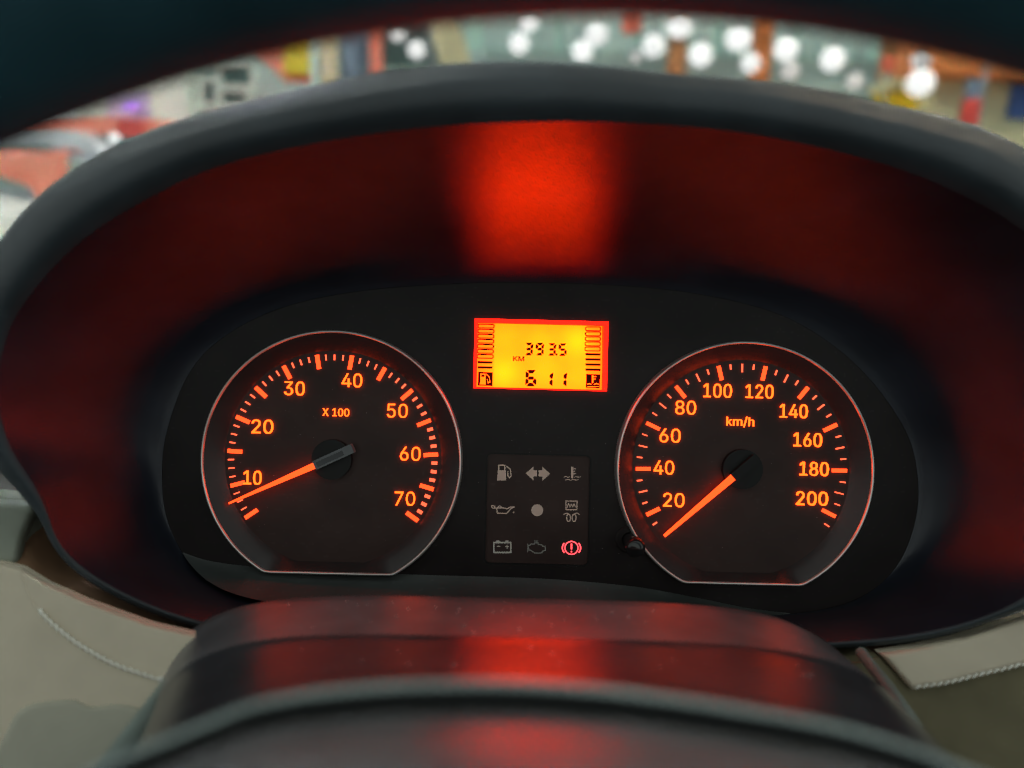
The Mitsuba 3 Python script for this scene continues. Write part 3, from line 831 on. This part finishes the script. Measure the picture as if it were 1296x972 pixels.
def needle(key, c, tip, root, tail, capmat, wt, wr):
    d = 276.2
    P0, P1, P2 = (px(*q, d)[:2] for q in (tip, root, tail))
    n = np.array([-(P1 - P0)[1], (P1 - P0)[0]]) / np.linalg.norm(P1 - P0)
    pol = Polygon([P0 + n * wt / 2, P0 - n * wt / 2, P1 - n * wr / 2, P1 + n * wr / 2])
    put(key + '__needle', extr(pol, d + 0.5, d), 'lamp_off', emit=NEEDLE, weight=2.0, label='glowing orange pointer')
    ax = (P2 - P1) / np.linalg.norm(P2 - P1)
    hub = trimesh.creation.cylinder(25 * MM, 2.6, sections=64)
    hub.apply_translation((c[0], c[1], DD - 1.2))
    put(key + '__hub', hub, 'hub_black', smooth=40)
    nn = np.array([-ax[1], ax[0]])
    hw = 1.75
    cap = Polygon([P1 - nn * hw, P2 - nn * hw, P2 + nn * hw, P1 + nn * hw]).buffer(-0.3).buffer(0.3, 8)
    put(key + '__needle_cap', extr(cap, 278.6, d - 1.1), capmat)
    i0, i1 = P1 + ax * 1.0, P1 + ax * (np.linalg.norm(P2 - P1) * 0.76)
    ins = Polygon([i0 - nn * 1.05, i1 - nn * 1.05, i1 + nn * 0.85, i0 + nn * 0.85])
    put(key + '__needle_cap__inset' if False else key + '__cap_inset', extr(ins, d - 1.0, d - 1.18), 'cap_grey_dark' if capmat == 'cap_grey' else capmat)


needle(TA, ct, (289.3, 637.2), (398.5, 589.0), (446.8, 567.0), 'cap_grey', 0.75, 2.4)
needle(SP, cs, (840.7, 678.8), (928.0, 604.2), (957.0, 579.5), 'hub_black', 1.1, 2.6)
labels['instrument_cluster__tachometer__needle_cap'] = {'label': 'grey rectangular cap over the pointer root'}

specks = []
for c_ in (ct, cs):
    for _ in range(38):
        a_, r_ = rng.uniform(0, 2 * math.pi), 37.5 * math.sqrt(rng.uniform(0.08, 1))
        m = trimesh.creation.icosphere(1, rng.uniform(0.05, 0.13))
        m.apply_translation((c_[0] + r_ * math.cos(a_), max(c_[1] - 36, c_[1] + r_ * math.sin(a_)), DD - 0.03))
        specks.append(m)
for _ in range(50):
    x_, y_ = rng.uniform(-40, 66), rng.uniform(-66, -12)
    if plate.contains(Point(x_, y_)):
        m = trimesh.creation.icosphere(1, rng.uniform(0.05, 0.15))
        m.apply_translation((x_, y_, 278.97))
        specks.append(m)
put('instrument_cluster__dust', specks, 'dust_grey')
labels['instrument_cluster__dust'] = {'kind': 'stuff'}

# ---- display
DK = 'instrument_cluster__display'
LD = 280.5
spots = [(px(x, y, LD)[0], px(x, y, LD)[1]) for x, y in ((638, 471), (732, 432), (638, 428), (684, 432), (690, 470), (732, 475))]
spotw = [1.0, 1.0, 0.35, 0.45, 0.5, 0.4]
wsp = [W(np.array([a, b, LD])) for a, b in spots]


def lcd_glow(p, n, uv):
    g = mi.Float(0)
    for w, k in zip(wsp, spotw):
        d2 = dr.square(p[0] - float(w[0])) + dr.square(p[1] - float(w[1])) + dr.square(p[2] - float(w[2]))
        g += k * dr.exp(-d2 / (2 * 0.0042 ** 2))
    g = dr.minimum(g, 1.2)
    xx = dr.abs((p[0] - float(W(np.array([lcd_c[0], 0, LD]))[0])) * 1000)
    g -= 0.42 * smoothstep(17.0, 17.8, xx) + 0.12 * smoothstep(6.0, 11.5, (p[2] - float(W(np.array([0, lcd_c[1], LD]))[2])) * 1000 / math.cos(PITCH))
    k = fbm(p[0] * 300, p[1] * 300, p[2] * 300, 2)
    return mi.Color3f(22.0 + 0 * g, 0.43 + 0.34 * g + 0.05 * k, 0.002 + 0 * g) * (1 / 2 ** exposure)


inner = sbox(lcd_c[0] - LW / 2 + 1.2, lcd_c[1] - LH / 2 + 0.6, lcd_c[0] + LW / 2 - 1.7, lcd_c[1] + LH / 2 - 1.6)
put(DK, extr(inner, LD + 1.0, LD), 'lamp_off', emit=mikit.proc(lcd_glow), weight=40.0, label='yellow orange lit display with odometer figures')
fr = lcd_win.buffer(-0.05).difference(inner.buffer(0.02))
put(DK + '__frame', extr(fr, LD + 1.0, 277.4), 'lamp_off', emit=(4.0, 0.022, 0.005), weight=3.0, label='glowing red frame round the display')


def L(x, y):
    """display point from the enlarged reading (6.82 px per photo px)"""
    return px(590 + np.asarray(x, float) / 6.82, 395 + np.asarray(y, float) / 6.82, LD)[:2]


def Lpoly(pts):
    return Polygon([L(*p) for p in pts])


DF = LD - 0.12
ptmm = LD / FPX / 6.82


def lput(name, poly, mat='segment_dark', label=None, d=DF, emit=None):
    return put(DK + '__' + name, extr(poly, LD - 0.02, d), mat, label=label, emit=emit, weight=0.05)


# amber tint of the two bar columns
for x0, x1, y0, y1, n_out, n_fill in ((98, 246, 104, 500, 7, 2), (1026, 1166, 128, 512, 5, 4)):
    left_side = x0 < 500
    for i in range(n_out):
        ya = y0 + i * 43.5
        s = 3 if left_side else 0
        sl = -i * 1.3
        P = [(x0 + 5 + sl, ya), (x1 - 5 + sl, ya + s), (x1 - 5 + sl, ya + 34), (x0 + 5 + sl, ya + 32)]
        g = Lpoly(P)
        r = 14 * ptmm
        g = g.buffer(-r).buffer(r)
        lput('gauge_bar', g.exterior.buffer(4.6 * ptmm), 'segment_dark')
    for i in range(n_fill):
        ya = (422 if left_side else 353) + i * 44.5
        lput('gauge_bar', Lpoly([(x0 + 4 - 0, ya), (x1 - 20 if left_side else x1 - 6, ya + 4), (x1 - 22 if left_side else x1 - 8, ya + 22), (x0 + 4, ya + 19)]), 'segment_dark')


# icon tiles
def rrect(x0, y0, x1, y1):
    return Lpoly([(x0, y0), (x1, y0 + 4), (x1 - 4, y1 + 4), (x0 - 2, y1)])


def lines(pts, w, f):
    return LineString([f(*p) for p in pts]).buffer(w, 6)


pump = [Lpoly([(122, 530), (168, 532), (168, 578), (120, 576)]).difference(Lpoly([(132, 540), (158, 541), (157, 560), (131, 559)])), Lpoly([(122, 574), (168, 575), (170, 626), (118, 624)])]
pump.append(lines([(176, 536), (200, 562), (205, 605), (190, 612), (182, 580)], 3.0 * ptmm, L))
pump = unary_union(pump)
lput('fuel_tile', rrect(104, 516, 230, 634).difference(pump), 'segment_dark', 'dark tile with a fuel pump symbol')
th_ = unary_union([lines([(1092, 550), (1092, 606)], 7 * ptmm, L), lines([(1092, 556), (1120, 556)], 4.5 * ptmm, L), lines([(1092, 578), (1116, 578)], 4.5 * ptmm, L),
                   lines([(1046, 624), (1062, 616), (1078, 624)], 4.5 * ptmm, L), lines([(1106, 624), (1124, 616), (1144, 624)], 4.5 * ptmm, L), lines([(1048, 642), (1144, 642)], 4.0 * ptmm, L)])
lput('temperature_tile', rrect(1036, 534, 1156, 652).difference(th_), 'segment_dark', 'dark tile with a thermometer symbol')

SEG = {'0': 'abcdef', '1': 'bc', '3': 'abcdg', '5': 'acdfg', '6': 'acdefg', '9': 'abcdfg'}


def digit(ch, x, y, w, h, t):
    """seven-segment figure, (x, y) its upper left in the enlarged reading"""
    out = []
    g = t * 0.09
    hh = h / 2
    shp = {'a': [(t * .3 + g, 0), (w - t * .3 - g, 0), (w - t - g, t), (t + g, t)], 'd': [(t + g, h - t), (w - t - g, h - t), (w - t * .3 - g, h), (t * .3 + g, h)],
           'g': [(t + g, hh - t / 2), (w - t - g, hh - t / 2), (w - t * .5 - g, hh), (w - t - g, hh + t / 2), (t + g, hh + t / 2), (t * .5 + g, hh)],
           'f': [(0, t * .3 + g), (t, t + g), (t, hh - t / 2 - g), (t * .4, hh - g), (0, hh - t * .4 - g)], 'b': [(w, t * .3 + g), (w - t, t + g), (w - t, hh - t / 2 - g), (w - t * .4, hh - g), (w, hh - t * .4 - g)],
           'e': [(0, h - t * .3 - g), (t, h - t - g), (t, hh + t / 2 + g), (t * .4, hh + g), (0, hh + t * .4 + g)], 'c': [(w, h - t * .3 - g), (w - t, h - t - g), (w - t, hh + t / 2 + g), (w - t * .4, hh + g), (w, hh + t * .4 + g)]}
    for s in SEG[ch]:
        out.append(Lpoly([(x + px_ + (hh - py) * 0.05, y + py) for px_, py in shp[s]]))
    return unary_union(out)


for ch, x, y in (('3', 508, 265), ('9', 602, 266), ('3', 706, 268), ('5', 800, 270)):
    lput('trip_figure', digit(ch, x - 2, y, 70, 108, 21), 'segment_dark', f'dark figure {ch} in the upper row')
lput('trip_point', Point(*L(779, 366)).buffer(9 * ptmm), 'segment_dark')
for ch, x, y in (('6', 514, 500), ('1', 656, 510), ('1', 776, 512)):
    lput('odometer_figure', digit(ch, x - 2, y, 94, 140, 28), 'segment_dark', f'dark figure {ch} in the lower row')
c = L(453, 402)
put(DK + '__km_lettering', textmesh('KM', c[0], c[1], 96 * ptmm, 42 * ptmm, LD - 0.02, DF), 'segment_dark', label='small lettering KM')
for x, y0, y1 in ((88, 92, 652), (1178, 115, 680)):
    lput('edge_line', lines([(x, y0), (x - 3, y1)], 2.5 * ptmm, L), 'segment_brown')

# ---- warning panel
WK = 'instrument_cluster__warning_panel'
WD = 280.2
put(WK, extr(wp_win.buffer(0.4), WD + 1.2, WD), 'dial_bleed_black', label='square panel of nine warning symbols between the gauges')
put(WK + '__rim', extr(wp_win.buffer(0.25).difference(wp_win.buffer(-0.55)), WD + 0.3, 279.25), 'hub_black')
q = 1 / 5.72


def I(x, y):
    return px(600 + x * q, 560 + y * q, WD)[:2]


im = WD / FPX * q


def ln(pts, w, closed=False):
    p = [I(*t) for t in pts]
    return LineString(p + p[:1] if closed else p).buffer(w * im / 2, 6)


def pg(pts):
    return Polygon([I(*t) for t in pts])


def ring_(x, y, r, w):
    return Point(*I(x, y)).buffer((r + w / 2) * im, 24).difference(Point(*I(x, y)).buffer((r - w / 2) * im, 24))


def oval(x, y):
    t = np.linspace(0, 2 * math.pi, 24)[:-1]
    return ln([(x + 14 * math.cos(a), y + 26 * math.sin(a)) for a in t], 8, True)


def icon(name, geoms, mat, label, emit=None):
    put(WK + '__' + name, extr(unary_union(geoms), WD + 0.1, WD - 0.12), mat, label=label, emit=emit, weight=0.8)


icon('fuel_symbol', [ln([(178, 165), (178, 205), (222, 205), (222, 165)], 10, True), pg([(172, 205), (230, 205), (232, 275), (166, 275)]), ln([(236, 172), (262, 195), (268, 240), (256, 256), (244, 240), (246, 210)], 8)], 'print_pink', 'unlit fuel pump symbol')
icon('arrow_symbol', [pg([(374, 222), (430, 174), (430, 200), (455, 200), (455, 246), (430, 246), (430, 276)]), pg([(550, 226), (494, 174), (494, 200), (468, 200), (468, 246), (494, 246), (494, 278)])], 'print_pink', 'unlit turn signal double arrow')
icon('coolant_symbol', [ln([(710, 182), (710, 252)], 17), ln([(718, 190), (735, 190)], 7), ln([(718, 208), (730, 208)], 7), ln([(718, 226), (735, 226)], 7), ln([(650, 250), (665, 246), (680, 252), (692, 248)], 5), ln([(728, 252), (742, 247), (755, 252), (770, 247)], 5),
                        ln([(660, 272), (680, 267), (700, 273), (720, 267), (740, 273), (755, 268)], 5)], 'print_pink', 'unlit coolant thermometer symbol')
icon('oil_symbol', [ln([(128, 455), (150, 460), (146, 478), (126, 468)], 7, True), ln([(150, 470), (165, 478), (168, 512), (235, 514), (268, 478), (292, 466), (262, 468), (238, 480), (205, 472), (165, 476)], 8), ln([(170, 470), (185, 458), (200, 470)], 7), Point(*I(287, 505)).buffer(6 * im)], 'print_pink', 'unlit oil can symbol')
icon('dot_symbol', [Point(*I(457, 490)).buffer(43 * im, 32)], 'print_pink', 'plain round unlit dot')
icon('preheat_symbol', [ln([(664, 424), (746, 424), (744, 486), (666, 486)], 8, True), ln([(674, 470), (684, 440), (694, 468), (704, 445), (714, 468), (724, 440), (734, 466)], 6), oval(684, 546), oval(724, 546), ln([(650, 520), (664, 512), (680, 514), (694, 524)], 7), ln([(762, 520), (748, 512), (730, 514), (714, 524)], 7)], 'print_pink', 'unlit glow plug symbol')
icon('battery_symbol', [ln([(143, 724), (266, 724), (266, 796), (143, 796)], 11, True), pg([(160, 720), (160, 708), (184, 708), (184, 720)]), pg([(226, 720), (226, 708), (250, 708), (250, 720)]), ln([(168, 752), (188, 752)], 7), ln([(228, 754), (250, 754)], 7), ln([(239, 743), (239, 765)], 7)], 'print_grey', 'unlit battery symbol')
icon('engine_symbol', [ln([(390, 745), (402, 745), (412, 735), (436, 735), (440, 726), (462, 726), (466, 738), (490, 740), (496, 752), (516, 752), (516, 780), (500, 784), (488, 800), (440, 800), (410, 780), (398, 780)], 8, True), ln([(388, 735), (388, 790)], 7), ln([(450, 726), (450, 714)], 7), ln([(436, 713), (464, 713)], 6)], 'print_dim', 'unlit engine symbol')
a1 = [(705 + 66 * math.cos(t), 763 + 56 * math.sin(t)) for t in np.linspace(math.radians(145), math.radians(215), 14)]
a2 = [(705 + 66 * math.cos(t), 763 + 56 * math.sin(t)) for t in np.linspace(math.radians(-35), math.radians(35), 14)]
icon('brake_symbol', [ring_(705, 763, 47, 9), ln(a1, 10), ln(a2, 10), ln([(705, 734), (705, 770)], 11), Point(*I(705, 790)).buffer(6 * im)], 'lamp_off', 'red lit brake warning symbol with exclamation mark', emit=(3.0, 0.16, 0.20))

# ---- trip reset knob
kc = px(801, 689, 270.0)
def knob(prof):
    m = trimesh.creation.revolve(np.array(prof, float), sections=40)
    v = np.array(m.vertices)
    v = np.c_[v[:, 0] + kc[0], v[:, 1] + kc[1], 279.5 - v[:, 2]]
    return trimesh.Trimesh(v, m.faces[:, ::-1], process=False)


put('instrument_cluster__reset_button', knob([(0, 0), (2.5, 0), (2.5, 10.5), (3.2, 11.2), (3.6, 12.4), (3.6, 14.5), (3.2, 15.8), (2.2, 16.6), (0, 16.8)]), 'gloss_black', smooth=35, label='small glossy black reset button beside the right gauge')
put('instrument_cluster__button_collar', knob([(2.9, -0.5), (5.2, -0.5), (5.2, 1.2), (4.6, 1.8), (2.9, 1.8)]), 'face_black', smooth=35)

# ------------------------------------------------------------------ steering column cover
uu = np.linspace(-1, 1, 121)
rows = []
VT = [(228.0, -70.0, 107.5, 100.0), (226.5, -65.8, 108.5, 100.0), (224.0, -64.4, 109.0, 102.0), (219.0, -64.75, 107.0, 102.8), (205.0, -65.6, 102.5, 104.0), (195.0, -66.2, 99.5, 105.0), (193.4, -66.7, 99.0, 105.0), (191.0, -67.1, 98.4, 105.0),
      (180.0, -68.0, 95.5, 105.5), (160.0, -69.6, 91.0, 105.0), (135.0, -71.4, 85.0, 103.0), (116.0, -72.6, 80.0, 100.0), (112.0, -74.0, 78.0, 98.0), (110.0, -80.0, 76.0, 96.0)]


def cover_top(x, d):
    ds_ = [v[0] for v in VT][::-1]
    vt, wl, wr_ = (np.interp(d, ds_, [v[k] for v in VT][::-1]) for k in (1, 2, 3))
    x = np.asarray(x, float)
    t = np.clip(np.where(x < 4.5, (4.5 - x) / wl, (x - 4.5) / wr_), 0, 1)
    return vt - 58.0 * (1 - (1 - t ** 4.6) ** (1 / 4.6))


def cover_row(d):
    ds_ = [v[0] for v in VT][::-1]
    wl, wr_ = (np.interp(d, ds_, [v[k] for v in VT][::-1]) for k in (2, 3))
    x = 4.5 + np.where(uu < 0, uu * wl, uu * wr_)
    return np.stack([x, cover_top(x, d), np.full_like(uu, d)], 1)


put('steering_column_cover__rear_ledge', loft([cover_row(v[0]) for v in VT[:6]], False), 'ledge_plastic', smooth=40, label='greyer matt strip along the far edge of the column cover')
put('steering_column_cover__upper_shell', loft([cover_row(v[0]) for v in VT[5:]], False), 'cover_plastic', smooth=40, label='glossy dark top of the column cover with red reflections')
low_ = []
for d, w in ((227.0, 101.0), (180.0, 97.0), (114.0, 85.0)):
    n = 4.0
    a = np.linspace(math.pi, 2 * math.pi, 60)
    low_.append(np.stack([np.cos(a) * w + 4.5, -122 + np.sin(a) * 45 * (1 if d > 120 else 0.9), np.full(60, d)], 1))
put('steering_column_cover__lower_shell', loft(low_, False), 'cover_plastic', smooth=40)
for pts, r in (([(270, 803, 227), (240, 842, 214), (192, 905, 196), (138, 975, 180), (82, 1045, 166)], 3.4), ([(1090, 826, 228), (1110, 852, 216), (1134, 884, 206), (1164, 928, 196), (1208, 1000, 182)], 1.7)):
    q_ = smooth_curve([list(px(*t)) for t in pts], 40)
    put('steering_column_cover__flange', tube(q_, r, 14), 'lit_flange_plastic', smooth=True)
tag('steering_column_cover', 'dark glossy steering column cover in front of the cluster', 'steering column cover')
dust = []
for _ in range(46):
    d = rng.uniform(178, 222)
    u = rng.uniform(-70, 78)
    v = float(cover_top(u, d))
    m = trimesh.creation.icosphere(1, rng.uniform(0.12, 0.27))
    m.apply_translation((u, v + 0.05, d))
    dust.append(m)
put('steering_column_cover__dust', dust, 'dust')
labels['steering_column_cover__dust'] = {'kind': 'stuff'}

# ------------------------------------------------------------------ steering wheel
RC = np.array([16.3, -135.0])
RIMD = 96.0
ang = np.linspace(0, 2 * math.pi, 240, endpoint=False)
tilt = 0.10
rad = 200.0
path = np.stack([RC[0] + rad * np.cos(ang), RC[1] + rad * np.sin(ang), RIMD - 6 + tilt * rad * (np.sin(ang) - 1) + 4], 1)
put('steering_wheel__rim', tube(path, 16.5, 28, closed=True), 'wheel_leather', smooth=True, label='dark rim arching across the top of the view')
UD = [(-110, 75), (-95, 52), (-80, 30), (-66, 18.5), (-54, 11.5), (-47, 8.6), (-40, 5.6), (-35, 3.6), (-24, 1.5), (-12, 0.4), (0, 0), (12, 0.4), (24, 1.5), (35, 2.9), (46, 4.6), (55, 6.8), (64, 9.8), (76, 14), (92, 22), (108, 36), (120, 60)]
ufun = PchipInterpolator([a for a, b in UD], [b for a, b in UD])
us = np.linspace(-108, 118, 150)
prof = [(116, -60.0, 0), (110, -50, 0), (106.9, -44.2, 0), (106.0, -42.6, 0), (105.5, -42.0, 0), (105.0, -41.75, 0), (104.6, -41.8, 0), (104.35, -42.1, 0), (104.25, -42.6, 0)]
rows = [np.stack([us, v - ufun(us), np.full_like(us, d) - tilt * ufun(us)], 1) for d, v, _ in prof]
put('steering_wheel__ridge', loft(rows, False), 'ridge_highlight', smooth=True, label='rounded ridge along the top of the wheel hub')
prof = [(104.27, -42.5, 0), (104.1, -44.4, 0), (103.6, -45.2, 0), (102.5, -45.4, 0), (102.0, -45.5, 0)]
rows = [np.stack([us, v - ufun(us), np.full_like(us, d) - tilt * ufun(us)], 1) for d, v, _ in prof]
put('steering_wheel__groove', loft(rows, False), 'dark_gap', smooth=True)
prof = [(102.2, -45.6, 0), (101.8, -45.0, 0), (101.0, -44.65, 0), (97.0, -44.35, 0), (90.0, -43.9, 0), (84.0, -43.7, 0), (78.0, -44.6, 0), (72.0, -48.0, 0), (67.0, -55.0, 0), (64.0, -70.0, 0), (62.0, -100.0, 0), (62.0, -150, 0), (66.0, -175, 0), (76.0, -185, 0)]
rows = [np.stack([us, v - ufun(us) * (1.0 if v > -80 else 0.25), np.full_like(us, d) - tilt * 0.4 * ufun(us)], 1) for d, v, _ in prof]
put('steering_wheel__hub_pad', loft(rows, False), 'pad_vinyl', smooth=True, label='dark hub pad at the bottom of the view')
for s in (-1, 1):
    p0, p1 = np.array([RC[0] + s * 80, -125.0, 84.0]), np.array([RC[0] + s * 182, -118.0, 80.0])
    m = tube([p0, p0 * 0.6 + p1 * 0.4, p1], [16, 13, 12], 16)
    put('steering_wheel__spoke', m, 'wheel_leather', smooth=True)
tag('steering_wheel', 'dark steering wheel, blurred close to the viewer', 'steering wheel')
